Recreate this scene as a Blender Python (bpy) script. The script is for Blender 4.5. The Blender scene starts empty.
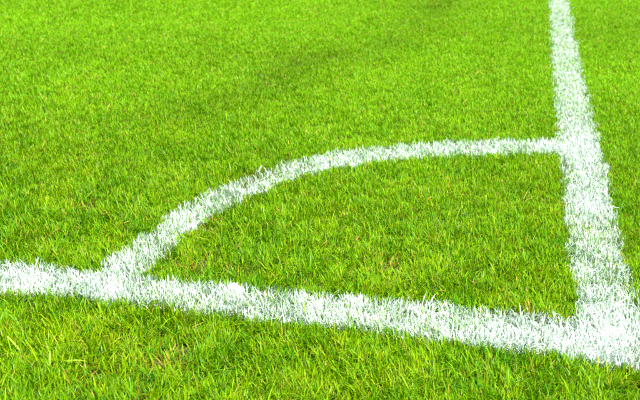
import bpy, math, random
import numpy as np
R = math.radians
sc = bpy.context.scene
rng = np.random.default_rng(11)
random.seed(4)

# ------------------------------------------------------------------ camera
CX, CY, CZ = -0.31594, -1.49197, 0.92090 + 0.016
YAW, PIT, ROL, FPX = 0.156522, 0.426959, 0.029718, 1021.07
cd = bpy.data.cameras.new('camera'); cam = bpy.data.objects.new('camera', cd)
sc.collection.objects.link(cam); sc.camera = cam
from mathutils import Matrix, Vector
fw = Vector((-math.sin(YAW)*math.cos(PIT), math.cos(YAW)*math.cos(PIT), -math.sin(PIT)))
rt = Vector((math.cos(YAW), math.sin(YAW), 0)); up = rt.cross(fw)
r2 = rt*math.cos(ROL) + up*math.sin(ROL); u2 = up*math.cos(ROL) - rt*math.sin(ROL)
M = Matrix((( r2.x, u2.x, -fw.x, CX), (r2.y, u2.y, -fw.y, CY), (r2.z, u2.z, -fw.z, CZ), (0, 0, 0, 1)))
cam.matrix_world = M
cd.sensor_width = 36.0; cd.lens = FPX/640*36
cd.clip_start = 0.02; cd.clip_end = 2000
cd.dof.use_dof = True; cd.dof.focus_distance = 1.85; cd.dof.aperture_fstop = 9.0

# ------------------------------------------------------------------ sky, sun, exposure
SUN_EL, SUN_AZ = 60.0, 140.0       # azimuth measured clockwise from +Y
w = bpy.data.worlds.new("World"); sc.world = w; w.use_nodes = True
nt = w.node_tree; sk = nt.nodes.new('ShaderNodeTexSky'); sk.sky_type = 'NISHITA'; sk.sun_disc = False
sk.sun_elevation = R(SUN_EL); sk.sun_rotation = R(SUN_AZ)
bg = nt.nodes['Background']; bg.inputs['Strength'].default_value = 0.14
nt.links.new(sk.outputs[0], bg.inputs[0])
sl = bpy.data.lights.new('sun', 'SUN'); sl.energy = 3.9; sl.angle = R(0.5); sl.color = (1, 0.965, 0.91)
so = bpy.data.objects.new('sun', sl); sc.collection.objects.link(so)
d = Vector((math.sin(R(SUN_AZ))*math.cos(R(SUN_EL)), math.cos(R(SUN_AZ))*math.cos(R(SUN_EL)), math.sin(R(SUN_EL))))
so.rotation_euler = d.to_track_quat('Z', 'Y').to_euler(); so.location = (0, 0, 5)
sc.view_settings.view_transform = 'Standard'; sc.view_settings.look = 'None'
sc.view_settings.gamma = 1; sc.view_settings.exposure = 1.56
sc.cycles.max_bounces = 8; sc.cycles.transmission_bounces = 6; sc.cycles.diffuse_bounces = 5
sc.cycles.filter_width = 1.7
sc.cycles.use_denoising = False

# ------------------------------------------------------------------ noise and outline of the markings
def vnoise(x, y, scale, seed):
    x = x/scale; y = y/scale
    xi = np.floor(x).astype(np.int64); yi = np.floor(y).astype(np.int64)
    fx = x-xi; fy = y-yi; fx = fx*fx*(3-2*fx); fy = fy*fy*(3-2*fy)
    def h(a, b):
        n = (a*374761393 + b*668265263 + seed*982451653) & 0x7fffffff
        n = ((n ^ (n >> 13))*1274126177) & 0x7fffffff
        n = (n ^ (n >> 16)) & 0xffff
        return n/65535.0
    return (h(xi, yi)*(1-fx)+h(xi+1, yi)*fx)*(1-fy) + (h(xi, yi+1)*(1-fx)+h(xi+1, yi+1)*fx)*fy
def fbm(x, y, scale, seed, o=3):
    s = 0; a = 1; t = 0
    for k in range(o):
        s = s + a*vnoise(x, y, scale/2**k, seed+k*17); t += a; a *= .55
    return s/t

# the wobble of each hand-painted edge, in metres on the ground
def survey(pts):
    out = []
    for px, py in pts:
        v = r2*((px-320)/FPX) + u2*((200-py)/FPX) + fw
        t = -(CZ-0.016)/v.z
        out.append((CX+v.x*t, CY+v.y*t))
    return np.array(out)
A_LO = survey([(-60,289),(0,292),(100,298),(213,313),(300,323),(427,339),(530,352),(600,363),(650,371)])
A_HI = survey([(-60,260),(0,263),(60,267),(110,271),(213,282.5),(300,291),(427,302),(530,313),(575,321)])
B_LO = survey([(548.5,0),(552.5,66),(558,133),(561.5,150),(564.5,200),(572,266),(576,310)])
B_HI = survey([(568,0),(581.5,66),(597,133),(613,200),(628.5,266),(643,310)])
C_OUT = survey([(107,261),(132,243),(157,225),(176,210.5),(209,191),(261,170.5),(302,156.5),(345,149),(380,145.5),(427,142.5),(500,139.5),(556,139.5)])
C_IN = survey([(156,264),(162,254),(181,237),(215,213),(240,198),(280,182.5),(300,173.5),(346,163.5),(380,160),(427,156.5),(494,153.5),(555,153.5)])
def fn(P, k, j, lo, hi):
    a = P[np.argsort(P[:, k])]; xs, ys = a[:, k], a[:, j]
    xs = np.concatenate([[xs[0]-1.5], xs, [xs[-1]+1.5]]); ys = np.concatenate([[lo], ys, [hi]])
    return lambda v: np.interp(v, xs, ys)
fAl = fn(A_LO, 0, 1, 0, 0); fAh = fn(A_HI, 0, 1, .1, .1)
fBl = fn(B_LO, 1, 0, -.095, -.095); fBh = fn(B_HI, 1, 0, 0, 0)
def polar(P):
    th = np.arctan2(P[:, 1], -P[:, 0]); r = np.hypot(P[:, 0], P[:, 1]); i = np.argsort(th)
    return lambda v: np.interp(v, th[i], r[i])
fCo, fCi = polar(C_OUT), polar(C_IN)

def zones(x, y):
    """signed depth inside each marking (metres, >0 inside)"""
    a = np.minimum(y-fAl(x), fAh(x)-y); a = np.where(x > fBh(np.zeros_like(x))+.004, -1, a)
    b = np.minimum(x-fBl(y), fBh(y)-x); b = np.where(y < fAl(x), -1, b)
    th = np.arctan2(y, -x); r = np.hypot(x, y)
    c = np.minimum(fCo(th)-r, r-fCi(th)); c = np.where((x > 0) | (y < 0), -1, c)
    return a, b, c
THICK = survey([(97,284),(235,277),(598,348),(578,148),(606,318),(30,276),(520,335),(590,200)])
THICK_R = [.045, .03, .07, .08, .05, .05, .05, .05]
def paint_amount(x, y, edge=0.006, jit=0.0):
    wob = jit + (fbm(x, y, .035, 5)-.5)*.024 + (fbm(x, y, .009, 9, 2)-.5)*.014
    a, b, c = zones(x, y)
    # each pass of the marker leaves its own coat
    ca = .80+.35*(fbm(x, y, .10, 31)-.5); cb = .78+.3*(fbm(x, y, .08, 37)-.5); cc = .80+.5*(fbm(x, y, .07, 41)-.5)
    m = 0
    for s, k in ((a, ca), (b, cb), (c, cc)):
        m = np.maximum(m, np.clip((s+wob)/edge+.5, 0, 1)*k)
    for (tx, ty), tr in zip(THICK, THICK_R):
        q = np.exp(-((x-tx)**2+((y-ty)*.8)**2)/tr**2)
        m = np.where(m > .05, np.maximum(m, m*(1+.5*q)), m)
    return np.clip(m, 0, 1.3)

# ------------------------------------------------------------------ materials
def nodes(name):
    m = bpy.data.materials.new(name); m.use_nodes = True
    n = m.node_tree.nodes; l = m.node_tree.links
    return m, n, l, n['Principled BSDF'], n['Material Output']
def blade_material(name, const=None):
    m, n, l, p, out = nodes(name)
    no = n.new('ShaderNodeTexNoise'); no.inputs['Scale'].default_value = 900; no.inputs['Detail'].default_value = 1
    geo = n.new('ShaderNodeNewGeometry'); l.new(geo.outputs['Position'], no.inputs['Vector'])
    if const is None:
        at = n.new('ShaderNodeAttribute'); at.attribute_name = 'tint'
        col, alpha = at.outputs['Color'], at.outputs['Alpha']
    else:
        rnd = n.new('ShaderNodeObjectInfo')
        rp = n.new('ShaderNodeValToRGB'); e = rp.color_ramp.elements
        e[0].color = (.105, .265, .001, 1); e[1].color = (.19, .36, .001, 1)
        l.new(rnd.outputs['Random'], rp.inputs[0]); col = rp.outputs[0]; alpha = None
    mr = n.new('ShaderNodeMapRange'); mr.inputs['From Min'].default_value = .3; mr.inputs['From Max'].default_value = .7
    mr.inputs['To Min'].default_value = .75; mr.inputs['To Max'].default_value = 1.2
    l.new(no.outputs['Fac'], mr.inputs['Value'])
    mul = n.new('ShaderNodeVectorMath'); mul.operation = 'SCALE'; l.new(col, mul.inputs[0]); l.new(mr.outputs[0], mul.inputs['Scale'])
    base = mul.outputs[0]
    tr = n.new('ShaderNodeBsdfTranslucent'); mx = n.new('ShaderNodeMixShader')
    if alpha is not None:
        # flakes: the coat breaks where the noise is low
        ad = n.new('ShaderNodeMath'); ad.operation = 'MULTIPLY_ADD'; l.new(no.outputs['Fac'], ad.inputs[0])
        ad.inputs[1].default_value = 1.1; l.new(alpha, ad.inputs[2])
        st = n.new('ShaderNodeMapRange'); st.inputs['From Min'].default_value = .85; st.inputs['From Max'].default_value = 1.40
        l.new(ad.outputs[0], st.inputs['Value'])
        mc = n.new('ShaderNodeMix'); mc.data_type = 'RGBA'; l.new(st.outputs[0], mc.inputs['Factor'])
        l.new(base, mc.inputs['A']); mc.inputs['B'].default_value = (.51, .595, .52, 1)
        base = mc.outputs['Result']
        f = n.new('ShaderNodeMapRange'); f.inputs['To Min'].default_value = .36; f.inputs['To Max'].default_value = .14
        l.new(st.outputs[0], f.inputs['Value']); l.new(f.outputs[0], mx.inputs['Fac'])
        ro = n.new('ShaderNodeMapRange'); ro.inputs['To Min'].default_value = .42; ro.inputs['To Max'].default_value = .8
        l.new(st.outputs[0], ro.inputs['Value']); l.new(ro.outputs[0], p.inputs['Roughness'])
    else:
        mx.inputs['Fac'].default_value = .36; p.inputs['Roughness'].default_value = .42
    p.inputs['Specular IOR Level'].default_value = .14
    l.new(base, p.inputs['Base Color'])
    tc = n.new('ShaderNodeVectorMath'); tc.operation = 'MULTIPLY'; l.new(base, tc.inputs[0]); tc.inputs[1].default_value = (1.35, 1.2, .5)
    l.new(tc.outputs[0], tr.inputs['Color'])
    l.new(p.outputs[0], mx.inputs[1]); l.new(tr.outputs[0], mx.inputs[2]); l.new(mx.outputs[0], out.inputs['Surface'])
    return m
MAT_BLADE = blade_material('grass_blade')
MAT_FAR = blade_material('grass_blade_beyond', True)
def ground_material():
    m, n, l, p, out = nodes('soil_and_thatch')
    geo = n.new('ShaderNodeNewGeometry')
    n1 = n.new('ShaderNodeTexNoise'); n1.inputs['Scale'].default_value = 60; n1.inputs['Detail'].default_value = 6
    n2 = n.new('ShaderNodeTexNoise'); n2.inputs['Scale'].default_value = 420; n2.inputs['Detail'].default_value = 3
    for q in (n1, n2): l.new(geo.outputs['Position'], q.inputs['Vector'])
    r1 = n.new('ShaderNodeValToRGB'); e = r1.color_ramp.elements
    e[0].position = .3; e[0].color = (.045, .038, .012, 1); e[1].position = .7; e[1].color = (.075, .09, .012, 1)
    l.new(n1.outputs['Fac'], r1.inputs[0])
    r3 = n.new('ShaderNodeValToRGB'); e = r3.color_ramp.elements
    e[0].position = .35; e[0].color = (.35, .32, .3, 1); e[1].position = .65; e[1].color = (1.4, 1.4, 1.2, 1)
    l.new(n2.outputs['Fac'], r3.inputs[0])
    mu = n.new('ShaderNodeMix'); mu.data_type = 'RGBA'; mu.blend_type = 'MULTIPLY'; mu.inputs['Factor'].default_value = 1
    l.new(r1.outputs[0], mu.inputs['A']); l.new(r3.outputs[0], mu.inputs['B'])
    at = n.new('ShaderNodeAttribute'); at.attribute_name = 'paint'
    ad = n.new('ShaderNodeMath'); ad.operation = 'MULTIPLY_ADD'; l.new(n2.outputs['Fac'], ad.inputs[0]); ad.inputs[1].default_value = 1.4; l.new(at.outputs['Fac'], ad.inputs[2])
    st = n.new('ShaderNodeMapRange'); st.inputs['From Min'].default_value = 1.1; st.inputs['From Max'].default_value = 1.5
    l.new(ad.outputs[0], st.inputs['Value'])
    mc = n.new('ShaderNodeMix'); mc.data_type = 'RGBA'; l.new(st.outputs[0], mc.inputs['Factor'])
    l.new(mu.outputs['Result'], mc.inputs['A']); mc.inputs['B'].default_value = (.76, .78, .76, 1)
    # beyond the modelled blades the same sward is too far off for single leaves
    ln = n.new('ShaderNodeVectorMath'); ln.operation = 'LENGTH'; l.new(geo.outputs['Position'], ln.inputs[0])
    fr = n.new('ShaderNodeMapRange'); fr.inputs['From Min'].default_value = 4.2; fr.inputs['From Max'].default_value = 6.0; l.new(ln.outputs['Value'], fr.inputs['Value'])
    r4 = n.new('ShaderNodeValToRGB'); e = r4.color_ramp.elements
    e[0].position = .3; e[0].color = (.035, .10, .001, 1); e[1].position = .7; e[1].color = (.08, .185, .001, 1); l.new(n1.outputs['Fac'], r4.inputs[0])
    m4 = n.new('ShaderNodeMix'); m4.data_type = 'RGBA'; l.new(fr.outputs[0], m4.inputs['Factor']); l.new(mc.outputs['Result'], m4.inputs['A']); l.new(r4.outputs[0], m4.inputs['B'])
    l.new(m4.outputs['Result'], p.inputs['Base Color']); p.inputs['Roughness'].default_value = .95
    b = n.new('ShaderNodeBump'); b.inputs['Strength'].default_value = .8; b.inputs['Distance'].default_value = .004
    l.new(n2.outputs['Fac'], b.inputs['Height']); l.new(b.outputs[0], p.inputs['Normal'])
    return m

# ------------------------------------------------------------------ mesh from arrays
def mesh_obj(name, co, quads, tris, mat, tint=None, fattr=None, smooth=False):
    me = bpy.data.meshes.new(name)
    nq, ntv = len(quads), len(tris)
    me.vertices.add(len(co)); me.vertices.foreach_set('co', co.astype(np.float32).ravel())
    loops = np.concatenate([quads.ravel(), tris.ravel()]).astype(np.int32)
    me.loops.add(len(loops)); me.loops.foreach_set('vertex_index', loops)
    st = np.concatenate([np.arange(nq)*4, nq*4+np.arange(ntv)*3]).astype(np.int32)
    me.polygons.add(nq+ntv); me.polygons.foreach_set('loop_start', st)
    me.update(calc_edges=True)
    if smooth: me.polygons.foreach_set('use_smooth', np.ones(nq+ntv, bool))
    if tint is not None:
        a = me.attributes.new('tint', 'FLOAT_COLOR', 'POINT'); a.data.foreach_set('color', tint.astype(np.float32).ravel())
    if fattr is not None:
        a = me.attributes.new('paint', 'FLOAT', 'POINT'); a.data.foreach_set('value', fattr.astype(np.float32))
    me.materials.append(mat)
    o = bpy.data.objects.new(name, me); sc.collection.objects.link(o); return o
def tag(o, label=None, cat=None, kind=None, group=None):
    for k, v in (('label', label), ('category', cat), ('kind', kind), ('group', group)):
        if v: o[k] = v
    return o

# ------------------------------------------------------------------ ground
def relief(x, y):
    return (fbm(x, y, .35, 71, 2)-.5)*.012 + (fbm(x, y, .06, 73, 2)-.5)*.004
def axis(a, b, s):
    c = list(np.arange(a, b+s, s)); st = s; v = c[0]; lo = []
    while v > -600: st *= 1.35; v -= st; lo.append(v)
    hi = []; st = s; v = c[-1]
    while v < 600: st *= 1.35; v += st; hi.append(v)
    return np.array(lo[::-1]+c+hi)
gx, gy = axis(-2.6, .7, .012), axis(-.7, 3.2, .014)
X, Y = np.meshgrid(gx, gy); nx, ny = len(gx), len(gy)
Z = relief(X, Y)
idx = np.arange(nx*ny).reshape(ny, nx)
q = np.stack([idx[:-1, :-1], idx[:-1, 1:], idx[1:, 1:], idx[1:, :-1]], -1).reshape(-1, 4)
gp = paint_amount(X.ravel(), Y.ravel(), .02, jit=-.014)
ground = mesh_obj('ground', np.stack([X.ravel(), Y.ravel(), Z.ravel()], 1), q, np.zeros((0, 3), int), ground_material(), fattr=gp, smooth=True)
tag(ground, 'earth and thatch under the mown turf of the pitch', kind='structure')

# ------------------------------------------------------------------ grass blades
BARE = survey([(256,177),(200,262),(247,268),(214,222),(85,204),(160,360),(545,322),(185,345),(95,375),(395,262)])
BARE_R = [.035, .03, .025, .03, .03, .03, .025, .025, .025, .03]
def in_view(x, y, pad):
    """keep points the camera can see, with a margin in metres"""
    dx, dy, dz = x-CX, y-CY, 0.01-CZ
    dep = dx*fw.x+dy*fw.y+dz*fw.z
    sx = (dx*r2.x+dy*r2.y+dz*r2.z); sy = (dx*u2.x+dy*u2.y+dz*u2.z)
    hw = dep*320/FPX+pad; 
    return (dep > .8) & (np.abs(sx) < hw) & (sy > -(dep*200/FPX)-pad*.5) & (sy < dep*200/FPX+pad*.55)

BAND = survey([(450,-6),(425,18),(395,42),(350,52),(300,62),(270,82),(232,100),(185,112)])
def band_distance(x, y):
    best = np.full(len(x), 9.0)
    for (ax, ay), (bx, by) in zip(BAND[:-1], BAND[1:]):
        ux, uy = bx-ax, by-ay; t = np.clip(((x-ax)*ux+(y-ay)*uy)/(ux*ux+uy*uy), 0, 1)
        best = np.minimum(best, np.hypot(x-ax-t*ux, y-ay-t*uy))
    return best
def colour_field(x, y, n):
    """blade colours: a mix of healthy, yellowed and dry blades that varies over the lawn, plus tinted-in mowing light and shade"""
    big = fbm(x, y, .55, 101); mid = fbm(x, y, .12, 103); sm = fbm(x, y, .03, 107, 2)
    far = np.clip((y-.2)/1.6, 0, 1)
    hue = np.clip(.50+(1-.5*far)*(.5*(mid-.5)+.5*(sm-.5))+rng.normal(0, .22, n), 0, 1)[:, None]
    g0 = np.array([.040, .190, .0020]); g1 = np.array([.142, .315, .0008]); g2 = np.array([.255, .395, .0010])
    c = np.where(hue < .5, g0+(g1-g0)*hue*2, g1+(g2-g1)*(hue*2-1))
    mean = np.array([.138, .310, .0008])
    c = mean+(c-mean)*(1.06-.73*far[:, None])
    c = c*(.86+.30*rng.random((n, 1)))*(1+.2*(big[:, None]-.5))
    dry = rng.random(n); pd = .022-.014*far+.16*np.clip(sm*.6+mid*.6-.62, 0, 1)*(1-.45*far)
    for (bx, by), br in zip(BARE, BARE_R):
        pd = pd+.35*np.exp(-((x-bx)**2+(y-by)**2)/br**2)
    k = dry < pd
    straw = np.array([.33, .31, .022])*(.55+.7*rng.random((n, 1))) * np.array([1, .9, 1])**(rng.random((n, 1))*1.5)
    c[k] = straw[k]
    k = (dry > pd) & (dry < pd+.07)
    c[k] = (np.array([.22, .27, .012])*(.8+.4*rng.random((n, 1))))[k]
    near = np.clip((.9-y)/.9, 0, 1)[:, None]; c = c*(1+near*np.array([.04, 0, 0]))
    # light and shade of mowing stripes put into colour: dark band, pale streaks
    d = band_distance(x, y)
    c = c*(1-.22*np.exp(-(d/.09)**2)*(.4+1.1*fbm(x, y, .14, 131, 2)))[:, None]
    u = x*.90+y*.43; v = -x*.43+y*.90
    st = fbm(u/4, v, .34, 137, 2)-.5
    c = c*(1+far*(.24+.42*st))[:, None]  # far lawn's brightness from blade lean is put into the colour too
    return c

def grow(n_sh, x0, x1, y0, y1, keep, per=4, lmin=.022, lmax=.041, wmul=1.0, extra=None):
    x = rng.uniform(x0, x1, n_sh); y = rng.uniform(y0, y1, n_sh)
    k = keep(x, y)
    for (bx, by), br in zip(BARE, BARE_R):
        k &= ~((np.hypot(x-bx, (y-by)*.7) < br*(.6+.5*fbm(x, y, .01, 3, 1))) & (rng.random(n_sh) < .6))
    thin = fbm(x, y, .022, 211, 2); k &= rng.random(n_sh) < np.clip(.1+1.75*thin, 0, 1)
    x, y = x[k], y[k]; x = np.repeat(x, per); y = np.repeat(y, per); n = len(x)
    x = x+rng.normal(0, .0028, n); y = y+rng.normal(0, .0028, n)
    # blades of a shoot fan out; neighbouring shoots lean alike
    lean = fbm(x, y, .09, 61, 2)*2*math.pi*2.2 + rng.uniform(-1.0, 1.0, n)
    azi = np.where(rng.random(n) < .45-.35*np.clip(y, 0, 1), lean, rng.uniform(0, 2*math.pi, n))
    t0 = np.abs(rng.normal(.22, .22, n)); t1 = t0+np.abs(rng.normal(.45, .50, n))
    flat = rng.random(n) < .07; t0[flat] += .7; t1[flat] += .6
    hf = (.84+.30*fbm(x, y, .10, 67, 2))*(1-.24*np.clip(y/1.4, 0, 1))
    if extra is not None: hf = hf*extra(x, y)
    L = (.90*lmin+(.86*lmax-.90*lmin)*rng.beta(2.2, 2.2, n))*hf
    lg = rng.random(n) < .03*(1-np.clip(y/1.4, 0, 1)); L[lg] *= rng.uniform(1.25, 1.8, lg.sum()); t1[lg] += .55
    W = (.00072+.00076*rng.beta(1.7, 2.4, n))*(1+.12*np.clip(y/1.5, 0, 1))*wmul
    dirx, diry = np.cos(azi), np.sin(azi)
    tw = azi+math.pi/2+rng.normal(0, .5, n); sx, sy = np.cos(tw), np.sin(tw)
    z0 = relief(x, y)-.001
    P = np.zeros((n, 7, 3)); cx, cy, cz = x.copy(), y.copy(), z0.copy()
    prof = (.62, 1.0, .82, 0.0)
    prog = (0, .36, .72, 1.0); vi = 0
    for i in range(4):
        if i:
            s = (prog[i]-prog[i-1]); a = t0+(t1-t0)*(prog[i]+prog[i-1])/2*1.2; a = np.minimum(a, 1.75)
            cx = cx+np.sin(a)*dirx*L*s; cy = cy+np.sin(a)*diry*L*s; cz = cz+np.cos(a)*L*s
        if i < 3:
            hw = W*prof[i]
            tw2 = i*.18*np.sign(sx)
            ex, ey = sx*np.cos(tw2)-sy*np.sin(tw2), sx*np.sin(tw2)+sy*np.cos(tw2)
            P[:, vi, 0] = cx-ex*hw; P[:, vi, 1] = cy-ey*hw; P[:, vi, 2] = cz
            P[:, vi+1, 0] = cx+ex*hw; P[:, vi+1, 1] = cy+ey*hw; P[:, vi+1, 2] = cz; vi += 2
        else:
            P[:, vi, 0] = cx; P[:, vi, 1] = cy; P[:, vi, 2] = cz
    return P, x, y
def build(name, P, col, pnt, sel):
    far = P[:, 0, 1] > .42        # farther leaves bend once instead of twice
    cs, qs, ts, tn = [], [], [], []; base = 0
    for m, cols in ((sel & ~far, [0, 1, 2, 3, 4, 5, 6]), (sel & far, [0, 1, 4, 5, 6])):
        p = P[m][:, cols]; a = pnt[m][:, cols]; k = len(cols); c = col[m]; n = len(p)
        if not n: continue
        b = (np.arange(n)*k)[:, None]+base
        if k == 7: q = np.concatenate([b+np.array([[0, 1, 3, 2]]), b+np.array([[2, 3, 5, 4]])], 1).reshape(-1, 4)
        else: q = b+np.array([[0, 1, 3, 2]])
        qs.append(q); ts.append(b+np.array([[k-3, k-2, k-1]])); base += n*k
        cs.append(p.reshape(-1, 3)); tn.append(np.concatenate([np.repeat(c[:, None, :], k, 1), a[:, :, None]], 2).reshape(-1, 4))
    return mesh_obj(name, np.concatenate(cs), np.concatenate(qs), np.concatenate(ts), MAT_BLADE, tint=np.concatenate(tn), smooth=True)

x0, x1, y0, y1 = -2.55, .62, -.75, 3.15
tall = lambda x, y: 1+.12*np.clip((.05-y)/.3, 0, 1)
P, rx, ry = grow(int((x1-x0)*(y1-y0)*34000), x0, x1, y0, y1, lambda x, y: in_view(x, y, .12), per=4, extra=tall)
# the painted lines go on beyond the picture
def along(x, y):
    a, b, c = zones(x, y); return (np.maximum(a, b) > -.008) & ~(in_view(x, y, .12) & (x > x0) & (x < x1) & (y > y0) & (y < y1))
for bx in ((-4.2, .03, -.06, .16), (-.16, .03, -.06, 5.5)):
    P2, rx2, ry2 = grow(int((bx[1]-bx[0])*(bx[3]-bx[2])*22000), *bx, along, per=4)
    P = np.concatenate([P, P2]); rx = np.concatenate([rx, rx2]); ry = np.concatenate([ry, ry2])
n = len(P); print('blades', n, 'triangles', int(n*3+2*(ry < .42).sum()))
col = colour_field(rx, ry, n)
px, py = P[:, :, 0], P[:, :, 1]
jit = -np.abs(rng.normal(0, .010, n))+.006
pnt = paint_amount(px.ravel(), py.ravel(), jit=np.repeat(jit, 7)).reshape(n, 7)
rnd = rng.random((n, 1))
hgt = np.array([[-.6, -.6, -.18, -.18, .13, .13, .18]])
thick = np.clip((pnt-1)/.3, 0, 1)
pnt = np.where(pnt > .02, pnt-.55*(rnd**2)+hgt*(1-thick), 0)
pnt = np.clip(pnt, 0, 1.2)
# the roller presses painted blades a little
mx_, my_ = px[:, 4], py[:, 4]
a, b, c = zones(mx_, my_)
painted = pnt[:, 2:].mean(1) > .22
isA = painted & (a >= np.maximum(b, c)); isB = painted & ~isA & (b >= c); isC = painted & ~isA & ~isB
green = ~painted
th = np.arctan2(ry, -rx); rr = np.hypot(rx, ry)
inner = green & (rx < -.04) & (ry > .04) & (rr < fCi(th)+.02)
below = green & (ry < fAl(rx)+.05) & ~inner
right = green & (rx > -.05) & ~below & ~inner
outer = green & ~inner & ~below & ~right
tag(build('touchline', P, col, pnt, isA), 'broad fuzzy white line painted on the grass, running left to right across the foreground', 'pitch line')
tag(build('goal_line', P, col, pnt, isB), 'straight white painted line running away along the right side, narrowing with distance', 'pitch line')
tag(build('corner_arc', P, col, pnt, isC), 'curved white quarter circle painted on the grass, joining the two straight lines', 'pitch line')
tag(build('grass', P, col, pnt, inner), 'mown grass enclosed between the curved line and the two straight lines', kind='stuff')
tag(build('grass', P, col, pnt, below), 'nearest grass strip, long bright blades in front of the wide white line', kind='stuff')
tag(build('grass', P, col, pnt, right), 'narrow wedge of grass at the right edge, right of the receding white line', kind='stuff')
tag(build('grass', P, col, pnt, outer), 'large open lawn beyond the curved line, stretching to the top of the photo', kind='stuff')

# dead leaves and clippings lying in the sward
n = 26000
x = rng.uniform(x0, x1, n); y = rng.uniform(y0, y1, n)
k = in_view(x, y, .1) & (rng.random(n) < .25+fbm(x, y, .06, 301)); x, y = x[k], y[k]; n = len(x)
az = rng.uniform(0, 2*math.pi, n); el = rng.normal(.1, .35, n); L = rng.uniform(.008, .028, n); W = rng.uniform(.0004, .0011, n)
z = relief(x, y)+rng.uniform(.002, .015, n)
P = np.zeros((n, 7, 3)); bend = rng.normal(0, .35, n)
cx, cy, cz = x, y, z; vi = 0
for i, f in enumerate((0, .4, .75, 1.0)):
    if i:
        s = f-(0, .4, .75, 1.0)[i-1]; az = az+bend*.4
        cx = cx+np.cos(az)*np.cos(el)*L*s; cy = cy+np.sin(az)*np.cos(el)*L*s; cz = cz+np.sin(el)*L*s
    if i < 3:
        P[:, vi] = np.stack([cx+np.sin(az)*W, cy-np.cos(az)*W, cz], 1); P[:, vi+1] = np.stack([cx-np.sin(az)*W, cy+np.cos(az)*W, cz+W*.6], 1); vi += 2
    else: P[:, vi] = np.stack([cx, cy, cz], 1)
col = np.array([[.34, .30, .035]])*(.35+.9*rng.random((n, 1)))
pnt = np.clip(np.repeat(paint_amount(x, y)[:, None], 7, 1)*.9, 0, 1)
tag(build('dry_grass', P, col, pnt, np.ones(n, bool)), 'straw coloured dead leaves and clippings scattered among the green blades', kind='stuff')

# ------------------------------------------------------------------ single long blades and stems that stand out in the foreground
def strand(name, pts, width, colour, label, cat, group=None):
    """one grass leaf as a folded, tapering strip through the points (pixels of the survey plus a height in metres)"""
    g = survey([(p[0], p[1]+0) for p in pts]); c = np.array([[g[i, 0], g[i, 1], pts[i][2]] for i in range(len(pts))])
    for i, p in enumerate(pts):      # the height moves the point towards the camera along its line of sight
        eye = np.array([CX, CY, CZ]); base = np.array([g[i, 0], g[i, 1], 0.016]); t = (p[2]-.016)/(CZ-.016)
        c[i] = base+(eye-base)*t
    N = 12; u = np.linspace(0, len(pts)-1, N); cc = np.stack([np.interp(u, range(len(pts)), c[:, k]) for k in range(3)], 1)
    for _ in range(2): cc[1:-1] = (cc[:-2]+2*cc[1:-1]+cc[2:])/4
    v = []; q = []; t = []
    for i in range(N):
        d = cc[min(i+1, N-1)]-cc[max(i-1, 0)]; d /= np.linalg.norm(d)
        s = np.cross(d, [0.15, -.5, .8]); s /= np.linalg.norm(s); up_ = np.cross(s, d)
        f = i/(N-1); wd = width*.5*(.75+.6*math.sin(f*math.pi*.6))*(1-f**5)+.00008
        v += [cc[i]-s*wd, cc[i]-up_*wd*.45, cc[i]+s*wd]
        if i: b = 3*i; q += [[b-3, b-2, b+1, b], [b-2, b-1, b+2, b+1]]
    v = np.array(v); tint = np.concatenate([np.tile(colour, (len(v), 1)), np.zeros((len(v), 1))], 1)
    o = mesh_obj(name, v, np.array(q), np.zeros((0, 3), int), MAT_BLADE, tint=tint, smooth=True)
    tag(o, label, cat, group=group); return o
strand('grass_blade', [(62,361,.020),(70,360.4,.027),(79,360,.027),(87,361.3,.020)], .0017, (.27,.42,.02), 'pale grass blade lying level across the turf near the lower left corner', 'grass blade')
strand('grass_blade', [(7,336,.030),(13,342,.026),(19,349,.020),(23,355,.010)], .0026, (.36,.50,.05), 'light green blade slanting down to the right at the far left, below the white line', 'grass blade')
strand('grass_blade', [(49,372,.006),(50,362,.022),(50,350,.034)], .0028, (.34,.50,.05), 'tall upright light blade between the level pale blade and the left edge', 'grass blade')

# a crust of thick white paint where the marker stopped
def clump(px_, py_, rx_, ry_, hh, seed, label):
    c = survey([(px_, py_)])[0]; n1, n2 = 44, 12; v = []; f = []
    for j in range(n2+1):
        for i in range(n1):
            a = i/n1*2*math.pi; fr = j/n2
            e = 1+.9*(float(fbm(np.array([math.cos(a)*1.5+9]), np.array([math.sin(a)*1.5+9]), .5, seed)[0])-.5)*2
            x_ = c[0]+math.cos(a)*rx_*fr*e; y_ = c[1]+math.sin(a)*ry_*fr*e
            h_ = hh*(1-fr**2)*(.25+1.5*float(fbm(np.array([x_]), np.array([y_]), .010, seed+3)[0]))-.003*(fr > .99)
            v.append((x_, y_, h_+float(relief(np.array([x_]), np.array([y_]))[0])+.001))
    for j in range(n2):
        for i in range(n1): f.append([j*n1+i, j*n1+(i+1) % n1, (j+1)*n1+(i+1) % n1, (j+1)*n1+i])
    m, n, l, p, out = nodes('dried_paint'); p.inputs['Base Color'].default_value = (.74, .76, .75, 1); p.inputs['Roughness'].default_value = .7
    no = n.new('ShaderNodeTexNoise'); no.inputs['Scale'].default_value = 500; g = n.new('ShaderNodeNewGeometry'); l.new(g.outputs['Position'], no.inputs['Vector'])
    b = n.new('ShaderNodeBump'); b.inputs['Distance'].default_value = .002; l.new(no.outputs['Fac'], b.inputs['Height']); l.new(b.outputs[0], p.inputs['Normal'])
    o = mesh_obj('paint_crust', np.array(v), np.array(f), np.zeros((0, 3), int), m, smooth=True)
    tag(o, label, 'paint crust')
clump(236, 287, .024, .022, .019, 7, 'bright solid white patch of thick paint on the wide line, below the curve')

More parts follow.
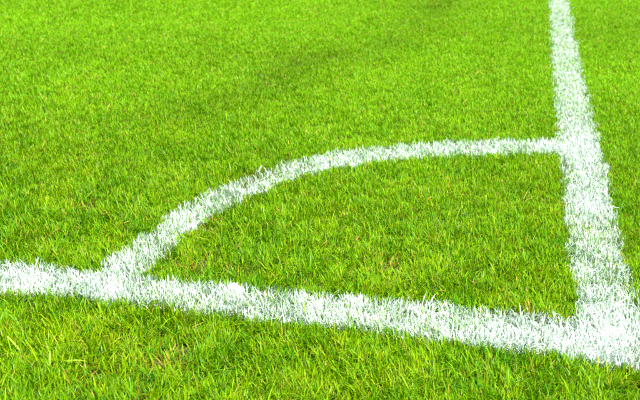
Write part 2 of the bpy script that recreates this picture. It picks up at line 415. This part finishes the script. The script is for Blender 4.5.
# ------------------------------------------------------------------ the rest of the lawn, outside the photograph, as scattered tufts
n = 150000
x = rng.uniform(-5.5, 4.5, n); y = rng.uniform(-1.25, 6.5, n)
k = ~(in_view(x, y, .115) & (x > x0) & (x < x1) & (y > y0) & (y < y1))
a, b, c = zones(x, y); k &= np.maximum(np.maximum(a, b), c) < .004
x, y = x[k], y[k]; n = len(x)
me = bpy.data.meshes.new('grass'); me.vertices.add(n); me.vertices.foreach_set('co', np.stack([x, y, relief(x, y)-.001], 1).astype(np.float32).ravel())
go = bpy.data.objects.new('grass', me); sc.collection.objects.link(go)
tag(go, 'the same mown lawn going on all round, outside the frame', kind='stuff')
ng = bpy.data.node_groups.new('lawn_tufts', 'GeometryNodeTree'); N, Lk = ng.nodes, ng.links
ng.interface.new_socket('Geometry', in_out='INPUT', socket_type='NodeSocketGeometry'); ng.interface.new_socket('Geometry', in_out='OUTPUT', socket_type='NodeSocketGeometry')
gi, gout = N.new('NodeGroupInput'), N.new('NodeGroupOutput')
def rnd(lo, hi, seed, typ='FLOAT_VECTOR'):
    q = N.new('FunctionNodeRandomValue'); q.data_type = typ; q.inputs['Seed'].default_value = seed
    s = {'FLOAT_VECTOR': (0, 1, 0), 'FLOAT': (2, 3, 1), 'INT': (4, 5, 2)}[typ]
    q.inputs[s[0]].default_value = lo; q.inputs[s[1]].default_value = hi; return q.outputs[s[2]]
join = N.new('GeometryNodeJoinGeometry')
for v_ in range(5):
    grid = N.new('GeometryNodeMeshGrid'); grid.inputs['Size X'].default_value = .0029; grid.inputs['Size Y'].default_value = 1
    grid.inputs['Vertices X'].default_value = 2; grid.inputs['Vertices Y'].default_value = 4
    pos = N.new('GeometryNodeInputPosition'); sep = N.new('ShaderNodeSeparateXYZ'); Lk.new(pos.outputs[0], sep.inputs[0])
    def mth(op, *ins):
        q = N.new('ShaderNodeMath'); q.operation = op
        for i, w_ in enumerate(ins):
            if hasattr(w_, 'is_output'): Lk.new(w_, q.inputs[i])
            else: q.inputs[i].default_value = w_
        return q.outputs[0]
    u = mth('ADD', sep.outputs[1], .5); uu = mth('MULTIPLY', u, u)
    wx = mth('MULTIPLY', sep.outputs[0], mth('SUBTRACT', 1.0, mth('MULTIPLY', uu, .93)))
    cmb = N.new('ShaderNodeCombineXYZ'); Lk.new(wx, cmb.inputs[0]); Lk.new(mth('MULTIPLY', uu, .013), cmb.inputs[1]); Lk.new(mth('MULTIPLY', u, .030), cmb.inputs[2])
    sp = N.new('GeometryNodeSetPosition'); Lk.new(grid.outputs[0], sp.inputs[0]); Lk.new(cmb.outputs[0], sp.inputs['Position'])
    disc = N.new('GeometryNodeMeshLine'); disc.inputs['Count'].default_value = 44; disc.inputs['Offset'].default_value = (0, 0, 0)
    s2 = N.new('GeometryNodeSetPosition'); Lk.new(disc.outputs[0], s2.inputs[0]); Lk.new(rnd((-.027, -.027, 0), (.027, .027, 0), 10+v_), s2.inputs['Offset'])
    iop = N.new('GeometryNodeInstanceOnPoints'); Lk.new(s2.outputs[0], iop.inputs['Points']); Lk.new(sp.outputs[0], iop.inputs['Instance'])
    Lk.new(rnd((-.5, -.5, 0), (.5, .5, 6.28), 20+v_), iop.inputs['Rotation']); Lk.new(rnd((.8, .8, .7), (1.3, 1.6, 1.2), 30+v_), iop.inputs['Scale'])
    rl = N.new('GeometryNodeRealizeInstances'); Lk.new(iop.outputs[0], rl.inputs[0])
    g2 = N.new('GeometryNodeGeometryToInstance'); Lk.new(rl.outputs[0], g2.inputs[0]); Lk.new(g2.outputs[0], join.inputs[0])
main = N.new('GeometryNodeInstanceOnPoints'); Lk.new(gi.outputs[0], main.inputs['Points']); Lk.new(join.outputs[0], main.inputs['Instance'])
main.inputs['Pick Instance'].default_value = True; Lk.new(rnd(0, 4, 51, 'INT'), main.inputs['Instance Index'])
Lk.new(rnd((0, 0, 0), (0, 0, 6.28), 52), main.inputs['Rotation'])
sm = N.new('GeometryNodeSetMaterial'); sm.inputs['Material'].default_value = MAT_FAR
Lk.new(main.outputs[0], sm.inputs[0]); Lk.new(sm.outputs[0], gout.inputs[0])
md = go.modifiers.new('tufts', 'NODES'); md.node_group = ng
